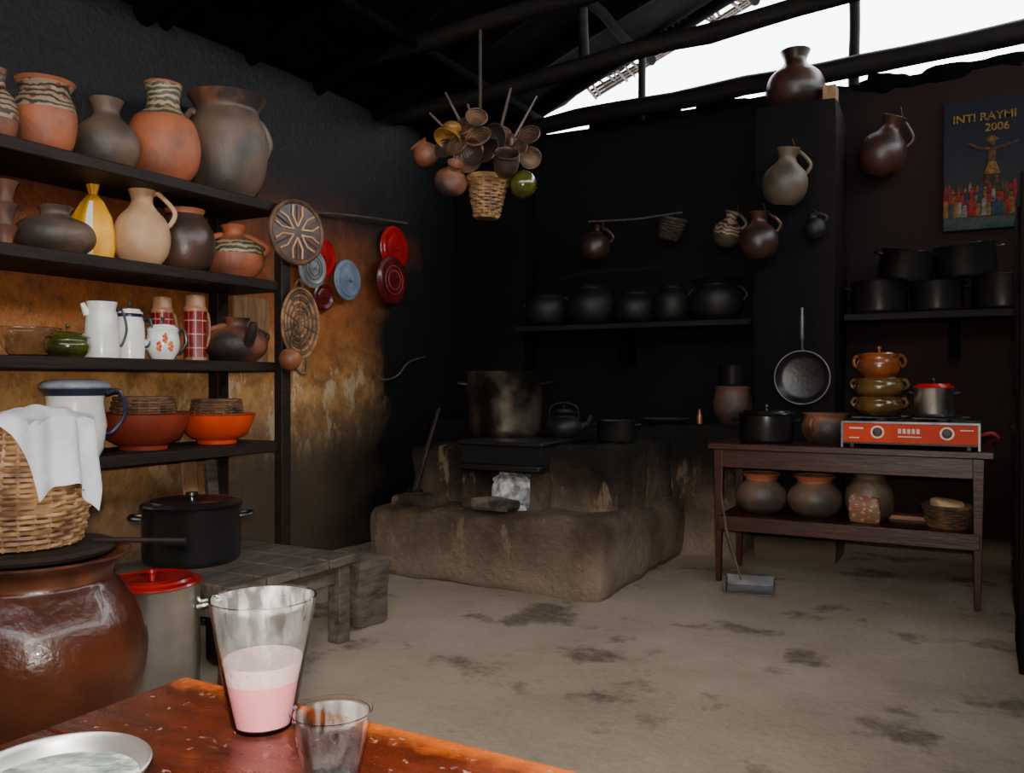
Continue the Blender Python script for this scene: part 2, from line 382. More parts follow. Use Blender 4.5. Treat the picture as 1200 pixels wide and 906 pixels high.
def casserole(name,r,h,loc,mat,lid=None,handles=True,rz=0,rot=None,inner=None,hm=None,knob=None,dome=.12):
    b=B(); b.vessel([(0,0),(.9*r,0),(.97*r,.03*h+.004),(r,.12*h),(r,.96*h),(1.035*r,h)],mat,.004,48,I4,None,inner)
    if handles:
        for s in(1,-1):
            w=r*.26; o=r*.2
            b.tube(cr([(s*r*.98,-w,.8*h),(s*(r+o),-w*.9,.82*h),(s*(r+o*1.1),0,.83*h),(s*(r+o),w*.9,.82*h),(s*r*.98,w,.8*h)],4),.008,hm or mat,8)
    if lid: lidshape(b,r*1.02,lid,T(0,0,h+.006),knob=knob,dome=dome)
    return b.done(name,loc,rot or (0,0,rz))
def simple(name,fn,loc=(0,0,0),rot=(0,0,0),bevel=0):
    b=B(); fn(b); return b.done(name,loc,rot,bevel)

# ---------------------------------------------------------------- room shell
b=B(); N=90
vs=[];fs=[]
for i in range(N+1):
    for j in range(N+1):
        x=-4.1+6*i/N; y=-1.7+8.2*j/N
        vs.append((x,y,noise.noise(Vector((x*1.3,y*1.3,0)))*.012+noise.noise(Vector((x*5,y*5,3)))*.004-.006))
for i in range(N):
    for j in range(N):
        a=i*(N+1)+j; fs.append((a,a+N+1,a+N+2,a+1))
b.add(vs,fs,FL); b.done('floor')
def wall(name,*a,mat=WB,amp=.03):
    b=B(); b.rbox(*a,mat,res=.1,rad=.04,amp=amp,fr=1.4); return b.done(name)
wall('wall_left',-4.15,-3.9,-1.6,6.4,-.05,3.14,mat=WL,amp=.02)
wall('wall_back',-4.1,1.8,6.2,6.45,-.05,3.17)
wall('wall_right',1.6,1.85,-1.6,6.4,-.05,3.2)
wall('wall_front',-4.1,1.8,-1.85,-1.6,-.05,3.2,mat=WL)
wall('adobe_pillar',-1.35,-.82,5.7,6.22,-.02,2.96,amp=.015)
wall('adobe_pillar',-3.92,-3.2,6.0,6.22,.87,3.1,amp=.015)
b=B()
sl=.386
def rz(x): return 3.56+sl*(x+2.82)
def slab(x0,z0,x1,z1,y0,y1,n=40):
    vs=[];fs=[]
    for k in(0,1):
        for i in range(n+1):
            for j in range(n+1):
                x=x0+(x1-x0)*i/n; y=y0+(y1-y0)*j/n; z=z0+(z1-z0)*i/n
                vs.append((x,y+(.05*noise.noise(Vector((x*6,0,0))) if j==n else 0),z+.1*k+noise.noise(Vector((x*2,y*2,k)))*.03))
    m=(n+1)**2
    for k in(0,1):
        for i in range(n):
            for j in range(n):
                a=k*m+i*(n+1)+j; fs.append((a,a+1,a+n+2,a+n+1))
    for i in range(n):
        for j in(0,n):
            a=i*(n+1)+j; fs.append((a,a+n+1,a+n+1+m,a+m))
            a=j*(n+1)+i; fs.append((a,a+1,a+1+m,a+m))
    b.add(vs,fs,ROOF)
slab(-4.3,rz(-4.3),.65,rz(.65),-1.9,6.42)
slab(.6,rz(.63),2.1,rz(.63)-.6,-1.9,6.42)
b.done('ceiling')
def log(name,pts,r,mat=BEAM):
    b=B(); P=cr(pts,8); R=[r*(1+.15*noise.noise(Vector(p)*2.5)) for p in P]
    P=[tuple(Vector(p)+noise.noise_vector(Vector(p)*1.7)*.03) for p in P]
    b.tube(P,R,mat,10); return b.done(name)
log('roof_beam',[(-3.95,6.12,3.19),(-2,6.1,3.23),(0,6.12,3.29),(1.7,6.12,3.35)],.07)
log('roof_beam',[(-3.95,5.2,3.14),(-2,5.2,3.27),(0,5.2,3.42),(1.6,5.2,3.5)],.058)
log('roof_beam',[(-4.05,4.5,3.27),(-2.2,4.5,3.38),(0,4.5,3.5),(1.6,4.5,3.6)],.06)
log('roof_beam',[(-3.95,3.0,3.1),(-2.2,3.0,3.5),(0,3.0,3.6)],.07,ROOF)
for k in range(13):
    y=-1.2+.62*k
    log('roof_rafter',[(-4.1,y,rz(-4.1)-.03),(-2,y,rz(-2)-.05),(.6,y,rz(.6)-.05)],.045,ROOF)
for x in(-3.2,-2.3,-1.5,-.6):
    log('roof_purlin',[(x,-1.5,rz(x)-.1),(x,3,rz(x)-.1),(x,6.4,rz(x)-.1)],.035,ROOF)
log('roof_post',[(-.78,6.2,3.15),(-.78,6.2,3.7),(-.78,6.2,4.3)],.035)
log('roof_post',[(-2.35,5.2,3.2),(-2.35,5.2,3.45),(-2.35,5.2,3.68)],.035)
log('roof_post',[(-2.3,6.2,3.15),(-2.3,6.2,3.3),(-2.3,6.2,3.72)],.03)
b=B()
for k in range(34):
    x=-2.8+.05*k+random.uniform(-.015,.015); b.tube([(x,6.2,rz(x)-.03),(x+random.uniform(.0,.12),6.43+random.uniform(-.03,.05),rz(x)-.05+random.uniform(-.05,.03))],random.uniform(.008,.016),GREYW,6)
for q in range(3): b.tube([(-2.8,6.38+.03*q,rz(-2.8)-.05-.02*q),(-2.0,6.4+.02*q,rz(-2.0)-.08),(-1.0,6.39+.03*q,rz(-1.0)-.05-.02*q)],.014,GREYW,7)
b.done('roof_cane_ends')
b=B()
for k in range(17):
    x=-2.75+.17*k; b.rbox(x,x+.24+random.uniform(0,.06),6.2,6.42,3.08,3.185+random.uniform(0,.05),ROOF,res=.04,rad=.04,amp=.03,fr=5)
b.done('wall_coping_tiles')

# ---------------------------------------------------------------- left shelving
SH=[2.14,1.71,1.26,.82]
b=B()
for z in SH:
    b.box(-3.88,-3.42,1.2,3.56,z-.055,z,DARKW)
b.box(-3.45,-3.39,3.50,3.57,0,2.14,DARKW)
b.box(-3.88,-3.80,3.42,3.50,0,2.14,DARKW)
b.box(-3.46,-3.40,1.25,1.32,0,2.14,DARKW)
b.box(-3.88,-3.82,1.25,1.32,0,2.14,DARKW)
b.done('wall_shelving',bevel=.006)
simple('leaning_planks',lambda b:[b.box(-.02,.0,-.05,.05,0,.74,LIGHTW),b.box(-.05,-.03,.03,.12,0,.70,LIGHTW),b.box(.0,.02,.10,.17,0,.73,GREYW)],(-3.70,3.2,0),(0,math.radians(-6),0),.004)
simple('wall_plank',lambda b:b.box(0,.03,-.14,.14,0,.42,LIGHTW),(-3.88,3.72,1.24),(0,0,0),.004)
X0=-3.63
pot('painted_jar','jar',.09,.32,(X0,2.08,SH[0]),TERRA2,bands=[(.35,.95,PAINT)])
pot('painted_jug','wide',.128,.33,(X0,2.30,SH[0]),TERRA,(1.9,),bands=[(.58,.97,PAINT)])
pot('grey_clay_jug','jug',.148,.34,(X0,2.60,SH[0]),GREYC)
pot('painted_clay_jar','jar',.178,.51,(X0,2.92,SH[0]),TERRA,bands=[(.64,.97,PAINT2)])
pot('large_clay_pot','wide',.215,.56,(X0,3.335,SH[0]),GREYC,(1.2,-2),'lug',bands=[(.88,1.1,TERRA2)],th=.018)
b=B()
for k in range(3):
    b.vessel([(0,0),(.04,0),(.03,.03),(.04,.07),(.055,.1)],TERRA2,.006,24,T(0,0,.095*k))
b.done('stacked_clay_cups',(X0,2.12,SH[1]))
pot('squat_clay_bottle','squat',.165,.22,(X0,2.345,SH[1]),GREYC)
b=B()
n=40;vs=[];fs=[]
rows=[(.085,0),(.10,.06),(.10,.14),(.085,.22),(.05,.29),(.018,.33),(.03,.38)]
for r,z in rows:
    for i in range(n): rr=r*(1+.1*math.sin(i*2*pi*5/n)); vs.append((rr*math.cos(2*pi*i/n),rr*math.sin(2*pi*i/n),z))
ms=[]
for k in range(len(rows)-1):
    for i in range(n):
        fs.append((k*n+i,k*n+(i+1)%n,(k+1)*n+(i+1)%n,(k+1)*n+i)); ms.append(YWHT if (i//2)%5==2 and k<4 else YEL)
b.add(vs,fs,ms); b.done('yellow_cloth_bag',(-3.70,2.58,SH[1]))
pot('cream_clay_pitcher','jug',.132,.39,(X0+.03,2.77,SH[1]),CREAM,(1.1,))
pot('dark_clay_vase','round',.15,.33,(X0,3.05,SH[1]),DARKC,bands=[(.93,1.1,TERRA)])
pot('painted_squat_pot','squat',.16,.30,(X0,3.38,SH[1]),TERRA,(0.9,-2.2),'lug',bands=[(.48,.7,PAINT2)],th=.016)
b=B(); b.vessel(prof('bowl',.13,.13),GL,.004,36,T(0,0,0)); b.done('glass_bowl',(-3.72,2.28,SH[2]))
b=B(); b.vessel(prof('open',.1,.09),GREENG,.006); lidshape(b,.085,GREENG,T(0,0,.09),dome=.3); b.done('green_lidded_bowl',(X0+.05,2.37,SH[2]))
b=B(); b.vessel([(0,0),(.075,0),(.078,.02),(.068,.2),(.06,.225),(.068,.26)],WHITE,.004,36,bands=[(.252,.3,BLUER)]); handle(b,0,0,.22,.06,.064,.074,.035,BLUER,.006,I4,1.2)
b.tube([(.062,0,.2),(.08,0,.235),(.085,0,.25)],[.02,.012,.01],WHITE,8,X=Matrix.Rotation(-1.8,4,'Z')); b.done('enamel_pitcher',(X0+.06,2.53,SH[2]))
b=B(); b.vessel([(0,0),(.066,0),(.068,.02),(.066,.17),(.058,.2),(.062,.215)],WHITE,.004,36,bands=[(.205,.3,BLUER)]); handle(b,0,0,.19,.06,.064,.068,.04,BLUER,.006,I4,1.2); lidshape(b,.058,WHITE,T(0,0,.22),dome=.3,knob=BLUER); b.done('enamel_milk_jug',(X0+.05,2.685,SH[2]))
b=B(); b.vessel(prof('open',.082,.15),WHITE,.004,36); lidshape(b,.07,WHITE,T(0,0,.152),dome=.35,knob=BLUER); handle(b,0,0,.14,.04,.076,.07,.04,BLUER,.007,I4,1.25)
b.tube(cr([(.07,0,.06),(.11,0,.1),(.13,0,.15)],4),[.02]*4+[.014]*4+[.01],WHITE,8,X=Matrix.Rotation(-1.9,4,'Z'))
for a in(-.55,-.2,-.9):
    for q in range(5):
        th=a+.09*math.cos(q*1.26); zz=.085+.018*math.sin(q*1.26)+.02*math.sin(a*9)
        b.ball(.011,FLOWER,T(.0775*math.cos(th),.0775*math.sin(th),zz,s=(.6,.8,.8)),8)
b.done('enamel_teapot',(X0+.08,2.85,SH[2]))
for y,r,h,x in((2.965,.056,.33,-3.70),(3.115,.06,.35,-3.63)):
    b=B(); b.lathe([(0,0),(r,0),(r,.02),(r*.97,.025),(r*.97,h*.74),(r,h*.745),(r,h*.79),(r*.93,h*.8),(r*.86,h*.83),(r*.84,h*.98),(r*.7,h),(0,h)],PLAID,32,bands=[(0,.02,CREAMPL),(h*.742,h*1.1,CREAMPL)])
    handle(b,0,0,h*.7,h*.2,r*.95,r*.95,.04,CREAMPL,.008,I4,1.6); b.done('plaid_thermos',(x,y,SH[2]))
def face(b,r,h):
    for a in(.35,-.05): b.ball(.02,DARKC,T(.93*r*math.cos(a-.2),.93*r*math.sin(a-.2),.5*h,s=(.5,1,.6)),10)
    b.tube(cr([(.85*r,-.3*r,.4*h),(1.3*r,-.55*r,.7*h),(1.4*r,-.6*r,.85*h)],4),[.03]*4+[.022]*4+[.016],TERRA2,10)
pot('clay_kettle','squat',.165,.24,(X0+.03,3.37,SH[2]),TERRA2,(1.3,-1.9),'lug',th=.014,extra=face)
def bowlset(name,mat,r,h,y,bm):
    b=B(); b.vessel([(0,0),(.5*r,0),(.52*r,.02),(.78*r,.3*h),(.95*r,.75*h),(r*.98,h*.97),(r*1.04,h)],mat,.005,48)
    b.wicker(lambda t:r*(.70-.10*t),.12,9,20,bm,T(0,0,h-.05),bottom=True)
    b.lathe([(0,.01),(r*.3,.008),(r*.62,0)],bm,24,T(0,0,h+.065))
    b.done(name,(X0,y,SH[3]))
bowlset('brown_plastic_bowl_with_basket',BRPL,.22,.18,2.80,WICKD)
bowlset('orange_plastic_bowl_with_basket',ORPL,.20,.16,3.26,WICKD)
b=B(); b.vessel([(0,0),(.10,0),(.115,.03),(.13,.14),(.115,.24),(.12,.27),(.135,.30)],WHITE,.005,44,bands=[(.285,.4,BLUER)]); handle(b,0,0,.28,.10,.125,.12,.08,BLUER,.010,I4,1.05)
b.lathe(cr([(.13,.298),(.145,.31),(.12,.335),(0,.345)],4),TARP,44); b.done('enamel_water_pitcher',(X0+.10,2.37,SH[3]))
def fan(b):
    b.lathe([(0,0),(.17,0),(.17,.008),(0,.012)],DARKC,48)
    b.tube([(.17*math.cos(2*pi*i/48),.17*math.sin(2*pi*i/48),.006) for i in range(48)],.014,WICKD,8,True)
    for k in range(6):
        a=k*pi/3
        for s in(-.2,.2):
            P=[(.03,a),(.10,a+s*1.7),(.15,a+s)]
            b.tube([(r*math.cos(t),r*math.sin(t),.014) for r,t in P],.006,CREAM,6)
        b.tube([(.04*math.cos(a),.04*math.sin(a),.014),(.15*math.cos(a),.15*math.sin(a),.014)],.004,TERRA2,6)
simple('round_woven_fan',fan,(-3.36,3.58,1.985),(0,pi/2,-.2))
def wtray(b):
    for k in range(10):
        r=.013+.012*k; b.tube([(r*1.6*math.cos(2*pi*i/36),r*math.sin(2*pi*i/36),.015*(k/9)**2+.004*math.sin(i*pi)) for i in range(36)],.0085,WICK if k%2 else WICKD,6,True)
    for k in range(10):
        a=k*pi/5; b.tube([(0,0,.005),(.19*math.cos(a),.12*math.sin(a),.022)],.004,WICKD,5)
    b.tube(cr([(.17,-.03,0),(.25,-.04,.02),(.28,.02,.03),(.17,.05,.0)],4),.008,WICKD,6)
    b.tube(cr([(-.17,-.03,0),(-.22,-.03,.02),(-.24,.0,.02),(-.17,.03,.0)],4),.008,WICKD,6)
simple('woven_tray',wtray,(-3.36,3.6,1.48),(0,pi/2,-.2))
simple('hanging_gourd',lambda b:[b.ball(.062,GOURD),b.tube([(0,0,.06),(0,.0,.1),(0.01,.02,.2)],.004,ROPE,5)],(-3.33,3.5,1.275))
simple('wall_rod',lambda b:b.tube(cr([(-3.86,4.2,2.26),(-3.83,4.7,2.31),(-3.85,5.3,2.36)],4),.008,GREYW,6))
def wlid(name,y,z,r,m,x=-3.87,m2=None):
    b=B(); lidshape(b,r,m)
    if m2:
        for q in(.4,.6,.8): b.tube([(r*q*math.cos(2*pi*i/40),r*q*math.sin(2*pi*i/40),.012+.1*r*(1-q)) for i in range(40)],.002,m2,5,True)
    b.done(name,(x,y,z),(0,pi/2,0))
GL2=M('grey_lid_metal',(.34,.34,.35),(.2,.2,.21),8,.45,metal=.4)
wlid('pot_lid',4.36,1.98,.14,REDEN); wlid('pot_lid',4.22,1.89,.125,GL2,-3.82,BLK); wlid('pot_lid',4.38,1.72,.095,DRED)
wlid('pot_lid',4.57,1.85,.135,BLUEG,-3.82); wlid('pot_lid',5.165,2.15,.165,REDEN); wlid('pot_lid',5.06,1.90,.175,DRED,-3.81,M('pale_red',(.45,.12,.11),None,5,.4))
simple('wall_hook_wire',lambda b:b.tube(cr([(-3.86,4.9,1.22),(-3.84,5.0,1.17),(-3.83,5.15,1.2),(-3.84,5.3,1.3),(-3.86,5.55,1.35)],4),.007,GREYW,6))

# ---------------------------------------------------------------- hearth
b=B()
def rb(*a,**k): b.rbox(*a,HE,res=.05,**{**dict(rad=.045,amp=.03,fr=3),**k})
rb(-3.30,-1.76,4.13,5.6,-.03,.405,rad=.06,amp=.04,fr=2.5)
rb(-3.26,-2.70,4.5,5.9,.3,.76,rad=.06,amp=.04)
rb(-2.32,-1.84,4.5,5.9,.3,.78,rad=.06,amp=.035)
rb(-2.8,-2.2,4.95,5.9,.3,.78)
rb(-2.75,-2.28,4.56,5.0,.62,.76,rad=.02,amp=.01)
rb(-3.84,-1.40,5.55,6.15,-.03,.86)
rb(-2.80,-2.68,4.40,4.6,.36,.62,rad=.03,amp=.02)
rb(-2.34,-2.24,4.40,4.6,.36,.62,rad=.03,amp=.02)
b.done('adobe_hearth')
simple('hearth_iron_plate',lambda b:[b.box(-2.80,-2.22,4.36,5.1,.775,.80,BLK),b.box(-2.78,-2.24,4.39,4.53,.66,.775,RECESS),b.box(-2.79,-2.24,4.36,4.5,.625,.66,BLK)],bevel=.006)  # middle box is a dark filler painting the shaded recess above the ash
def ashf(b):
    b.rbox(-2.67,-2.35,4.5,4.8,.40,.585,ASH,res=.02,rad=.05,amp=.05,fr=9)
    b.rbox(-2.64,-2.34,4.36,4.5,.40,.43,ASH,res=.02,rad=.015,amp=.02,fr=12)
simple('ash_heap',ashf)
simple('charred_log',lambda b:[b.tube([(-.14,0,0),(0,.01,.01),(.15,-.01,0)],[.03,.036,.03],CHAR,9),b.tube([(-.1,-.06,-.01),(.1,-.05,-.015)],.022,CHAR,8)],(-2.50,4.30,.44),(0,0,.1))
simple('hearth_stone',lambda b:b.rbox(-.17,.17,-.09,.09,0,.07,HE,res=.03,rad=.03,amp=.02,fr=6),(-3.05,4.32,.39))
def poker(b):
    b.tube([(0,0,0),(.03,.1,.28),(.05,.2,.52)],[.022,.016,.014],DARKW,8); b.box(-.05,.05,-.01,.02,-.06,.02,BLK)
simple('hearth_brush',poker,(-3.14,4.4,.46))
casserole('stock_pot',.25,.42,(-2.75,4.87,.80),STOCK,None,True,.3,inner=BLKPOT)
def kett(b,r,h):
    lidshape(b,r*.5,BLKCLAY,T(0,0,h)); b.tube(cr([(-r*.8,0,h*.7),(-r*.7,0,h*1.2),(0,0,h*1.35),(r*.7,0,h*1.2),(r*.8,0,h*.7)],5),.006,BLKCLAY,6)
    b.tube(cr([(r*.8,0,h*.4),(r*1.3,0,h*.6),(r*1.5,0,h*.9)],4),[.025]*4+[.016]*5,BLKCLAY,8)
pot('sooty_kettle','olla',.115,.17,(-2.33,4.88,.79),BLKCLAY,extra=kett,rot=(0,0,.5))
casserole('saucepan',.12,.13,(-1.98,4.9,.785),BLKEN,None,True,.2,inner=STOCK)
simple('metal_plate',lambda b:b.vessel([(0,0),(.1,0),(.17,.03)],ALUD,.004),(-1.95,5.75,.865))
simple('small_bottle',lambda b:b.lathe([(0,0),(.02,0),(.02,.06),(.009,.08),(.009,.1),(0,.1)],HONEY,16),(-1.7,5.7,.865))
pot('clay_pot_on_ledge','open',.135,.25,(-1.49,5.76,.87),M('sooted_ledge_clay',(.085,.038,.025),(.02,.014,.011),6,.6))
simple('black_tin_cup',lambda b:b.vessel([(0,0),(.085,0),(.09,.01),(.09,.13),(.095,.14)],BLKEN,.004),(-1.49,5.76,1.125))

# ---------------------------------------------------------------- back wall shelves
simple('back_wall_shelf',lambda b:[b.box(-3.2,-1.38,5.8,6.19,1.54,1.58,BEAM),b.box(-2.4,-2.34,5.95,6.19,1.3,1.54,ROOF)],bevel=.005)
simple('back_wall_shelf',lambda b:[b.box(-.79,1.55,5.8,6.19,1.54,1.585,BEAM),b.box(-.2,-.14,5.95,6.19,1.3,1.54,ROOF)],bevel=.005)
for x,r,h,k in((-3.0,.18,.27,'wide'),(-2.62,.195,.30,'round'),(-2.27,.165,.24,'round'),(-1.99,.14,.27,'round'),(-1.66,.185,.29,'wide')):
    pot('black_clay_pot',k,r,h,(x,5.98,1.58),BLKCLAY,(0,pi) if k=='wide' else (),'lug')
casserole('black_casserole',.17,.21,(-.60,5.98,1.585),BLKEN,None,True,.1)
casserole('black_casserole',.15,.19,(-.265,5.96,1.585),BLKEN,None,True,.0)
casserole('black_casserole',.165,.21,(.09,5.98,1.585),BLKEN,None,True,0)
casserole('black_casserole',.2,.33,(.49,5.98,1.585),BLKEN,None,True,.2,rot=(0,0,.5))
casserole('black_casserole',.165,.19,(-.45,5.96,1.80),BLKEN,None,True,rot=(.16,.12,.3))
casserole('black_casserole',.17,.2,(-.10,5.96,1.80),BLKEN,None,True,rot=(.1,-.1,.2))
def hj(name,kind,r,h,x,y,z,mat,rot=(0,0,0),**k):
    b=B(); p=prof(kind,r,h); b.vessel(p,mat,.007,36,T(0,0,-h/2),[(h*.35,h,k['band'])] if 'band' in k else None)
    handle(b,0,0,h*.42,h*.08,r*.4,r*.82,.03,mat,.011,I4,.4)
    b.tube(cr([(r*.4,0,h*.42),(.02,.04,h*.62),(0,.08,h*.7)],4),.004,ROPE,5)
    return b.done(name,(x,y,z),rot)
hj('hanging_clay_jug','jug',.14,.35,-1.10,5.53,2.44,GREENC,(.1,.12,0))
hj('hanging_clay_jug','jug',.125,.30,-1.27,5.55,2.09,REDC,(.1,.05,0))
hj('hanging_clay_jug','squat',.065,.16,-.94,5.62,2.13,BLKCLAY,(.1,-.2,0))
hj('hanging_clay_jug','jug',.10,.25,-1.60,6.06,2.24,GREENC,(.15,.3,0),band=PAINT)
hj('hanging_clay_jug','jug',.15,.38,-.575,6.03,2.68,REDC,(.1,.35,0))
pot('clay_jug_on_pillar','jug',.19,.40,(-1.11,5.9,2.955),REDC,(1.9,),th=.012)
hj('hanging_gourd_ladle','bottle',.12,.26,-2.62,6.04,2.22,REDC,(0,.2,0))
def wb(b): b.wicker(lambda t:.06+.03*t,.15,8,10,M('sooty_wicker',(.05,.03,.02),(.02,.014,.01),14,.7))
simple('hanging_wicker_scoop',wb,(-2.04,6.05,2.2),(.1,.3,0))
simple('wall_rod',lambda b:b.tube(cr([(-2.7,6.1,2.40),(-2.3,6.08,2.38),(-1.95,6.1,2.40)],4),.007,GREYW,6))
simple('wall_rod',lambda b:b.tube(cr([(-3.05,6.06,1.95),(-2.6,6.04,2.0),(-2.1,6.06,1.99)],4),.008,BEAM,6))
def pan(b):
    b.vessel([(0,0),(.125,0),(.15,.015),(.17,.045)],BLKPOT,.004,44)
    b.lathe([(.165,.043),(.172,.043),(.172,.048),(.165,.048)],ALUD,44)
    b.tube(cr([(0,.165,.035),(0,.25,.05),(0,.36,.05),(0,.44,.045)],4),[.008]*4+[.013]*6+[.009]*3,ALUD,8)
simple('frying_pan',pan,(-1.01,5.64,1.18),(pi/2,0,0))
simple('wooden_block',lambda b:b.box(0,.08,-.06,.06,0,.1,LIGHTW),(-.92,5.85,2.96))
# poster
po=bpy.data.objects.new('festival_poster',None); bpy.context.collection.objects.link(po); po.location=(-.235,6.155,2.12)
def child(o): o.parent=po; return o
pn=bpy.data.materials.new('poster_print'); pn.use_nodes=True
n_=pn.node_tree.nodes; l_=pn.node_tree.links; p_=n_['Principled BSDF']; p_.inputs['Roughness'].default_value=.7; p_.inputs['Specular IOR Level'].default_value=.2
tc=n_.new('ShaderNodeTexCoord'); s_=n_.new('ShaderNodeSeparateXYZ'); l_.new(tc.outputs['Object'],s_.inputs[0])
r_=ramp(n_,[(0,(.012,.022,.025)),(.10,(.03,.042,.038)),(.2,(.035,.018,.01)),(.38,(.012,.013,.014)),(.6,(.006,.007,.014)),(1,(.003,.0035,.008))])
f_=nz(n_,l_,tc.outputs['Object'],9); l_.new(mth(n_,l_,'ADD',mth(n_,l_,'MULTIPLY',s_.outputs['Z'],1.2),maprange(n_,l_,f_,.3,.7,-.1,.1)),r_.inputs['Fac']); l_.new(r_.outputs['Color'],p_.inputs['Base Color'])
child(simple('print',lambda b:b.box(0,.6,0,.004,0,.82,pn)))
def fm(nm,c): return M(nm,tuple(x*.62 for x in c),tuple(x*.3 for x in c),40,.7,spec=.15)
RF=fm('poster_red',(.30,.022,.014)); BF=fm('poster_skin',(.12,.05,.025)); YT=fm('poster_yellow',(.34,.20,.03)); YD=fm('poster_ochre',(.26,.12,.03)); WF=fm('poster_white',(.24,.20,.16)); GF=fm('poster_green',(.03,.08,.04)); BU=fm('poster_blue',(.03,.05,.09))
def fig(b):
    C=[RF,YD,RF,WF,RF,BU,YD,GF,RF,BF]
    for row,(z0,h0,w,n) in enumerate(((.235,.05,.010,26),(.165,.08,.013,24),(.08,.11,.016,22))):
        for k in range(n):
            x=.012+.58*k/n+random.uniform(-.004,.004); h=h0+.02*math.sin(k*2.3+row)
            y=-.003-.001*row
            b.lathe([(0,0),(w,0),(w*.7,h*.8),(0,h*.85)],random.choice(C),8,T(x,y,z0,s=(1,.12,1))); b.ball(w*.5,BF,T(x,y,z0+h*.95,s=(1,.15,1)),8)
child(simple('dancers',fig))
def hero(b):
    X=T(.27,-.006,.28,s=(.95,.15,.95))
    b.tube([(-.03,0,0),(-.02,0,.08),(0,0,.12)],.012,BF,8,X=X); b.tube([(.03,0,0),(.02,0,.08),(0,0,.12)],.012,BF,8,X=X)
    b.lathe([(0,0),(.05,0),(.024,.08),(0,.085)],YD,12,X@T(0,0,.06))
    b.tube([(0,0,.13),(0,0,.18),(0,0,.23)],[.018,.024,.022],BF,8,X=X)
    b.tube([(0,0,.225),(-.08,0,.24),(-.14,0,.28)],[.012,.010,.008],BF,8,X=X); b.tube([(0,0,.225),(.08,0,.24),(.15,0,.26)],[.012,.010,.008],BF,8,X=X)
    b.ball(.018,BF,X@T(0,0,.26),10)
    for q in range(7): 
        a=pi*(q-3)/9; b.tube([(0,0,.27),(.045*math.sin(a),0,.27+.045*math.cos(a))],.004,YD,5,X=X)
child(simple('sun_priest',hero))
def txt(s,x,z,size):
    c=bpy.data.curves.new('lettering','FONT'); c.body=s; c.size=size; c.extrude=.001; c.offset=.0008
    o=bpy.data.objects.new('lettering',c); bpy.context.collection.objects.link(o); o.data.materials.append(YT); o.location=(x,-.006,z); o.rotation_euler=(pi/2,0,0); child(o)
txt('INTI RAYMI',.05,.68,.070); txt('2006',.23,.61,.068)

# ---------------------------------------------------------------- hanging bunch
def bunch(b):
    b.tube([(0,0,.78),(.0,0,.5),(0,0,.2)],.010,ROPE,8)
    b.wicker(lambda t:.065+.055*t,.24,13,14,WICK,T(.05,-.05,-.42,ry=.05))
    def V(kind,r,h,x,y,z,m,rx=0,ry=0):
        b.vessel(prof(kind,r,h),m,.006,28,T(x,y,z,rx,ry))
    V('jug',.10,.2,-.17,-.12,-.27,TERRA2,.6,.5); V('olla',.08,.15,-.3,0,-.06,TERRA2,.5,-.6)
    V('bowl',.09,.06,-.16,-.08,.1,YG,2.6,.3); b.ball(.085,GREENG,T(.27,-.02,-.22)); b.ball(.06,YG,T(-.15,-.1,.12,s=(1,1,.7)))
    V('open',.08,.14,.18,-.12,-.18,DARKC,.7,.3); V('olla',.08,.15,-.2,.1,-.1,REDC,.3,1)
    for x,y,z,r,m in((-.1,-.1,.0,.08,WICKD),(.03,-.13,.03,.085,WICKD),(.14,-.1,.06,.08,TERRA2),(.22,0,.0,.075,WICKD),(-.02,.1,.05,.1,DARKC),(.1,.1,.1,.08,WICKD),(-.05,-.12,-.1,.09,WICKD),(.1,-.12,-.05,.08,REDC),(.3,.05,-.04,.07,WICKD),(-.08,-.05,.12,.08,TERRA2),(.32,-.05,.05,.07,DARKC),(.0,-.1,.16,.07,WICKD),(-.2,-.05,.0,.07,DARKC),(.2,-.1,-.1,.08,WICKD),(.0,-.14,-.04,.08,DARKC)):
        X=T(x,y,z,random.uniform(.9,2.0),random.uniform(-.7,.7),random.uniform(-.5,.5))
        for k in range(6): q=r*(.15+.15*k); b.tube([(q*math.cos(2*pi*i/20),q*math.sin(2*pi*i/20),.03*(k/5)**2) for i in range(20)],r*.085,m,5,True,X)
        b.lathe([(0,0),(r*.9,.02)],m,20,X)
    for x,z,x2,z2 in((-.08,.1,-.21,.36),(-.12,.05,-.31,.24),(.12,.1,.20,.36),(.2,.05,.36,.30),(-.02,.1,-.07,.28)):
        b.tube([(x,0,z),(x2,-.04,z2)],[.012,.008],DARKC,7); b.ball(.028,DARKC,T(x,-.03,z,s=(1,.5,1.5)),10)
simple('hanging_bunch_of_baskets_and_gourds',bunch,(-2.70,4.47,2.56),(0,0,.3))

# ---------------------------------------------------------------- side table with stove
def stable(b):
    x0,x1,y0,y1=-1.37,.0,4.87,5.40
    b.box(x0-.03,x1+.04,y0-.02,y1+.02,.765,.80,TABLE)
    b.box(x0+.02,x1-.02,y0+.01,y0+.03,.66,.765,TABLE); b.box(x0+.02,x1-.02,y1-.03,y1-.01,.66,.765,TABLE)
    b.box(x0+.01,x0+.03,y0+.02,y1-.02,.66,.765,TABLE); b.box(x1-.03,x1-.01,y0+.02,y1-.02,.66,.765,TABLE)
    for x in(x0,x1-.055):
        for y in(y0,y1-.055):
            vs=[(x+.01,y+.01,0),(x+.04,y+.01,0),(x+.04,y+.04,0),(x+.01,y+.04,0),(x,y,.765),(x+.055,y,.765),(x+.055,y+.055,.765),(x,y+.055,.765)]
            b.add(vs,[(3,2,1,0),(4,5,6,7),(0,1,5,4),(1,2,6,5),(2,3,7,6),(3,0,4,7)],TABLE)
    b.box(x0+.01,x1-.01,y0+.01,y1-.01,.36,.38,TABLE); b.box(x0+.02,x1-.02,y0,y0+.02,.30,.385,TABLE)
simple('wooden_side_table',stable,bevel=.004)
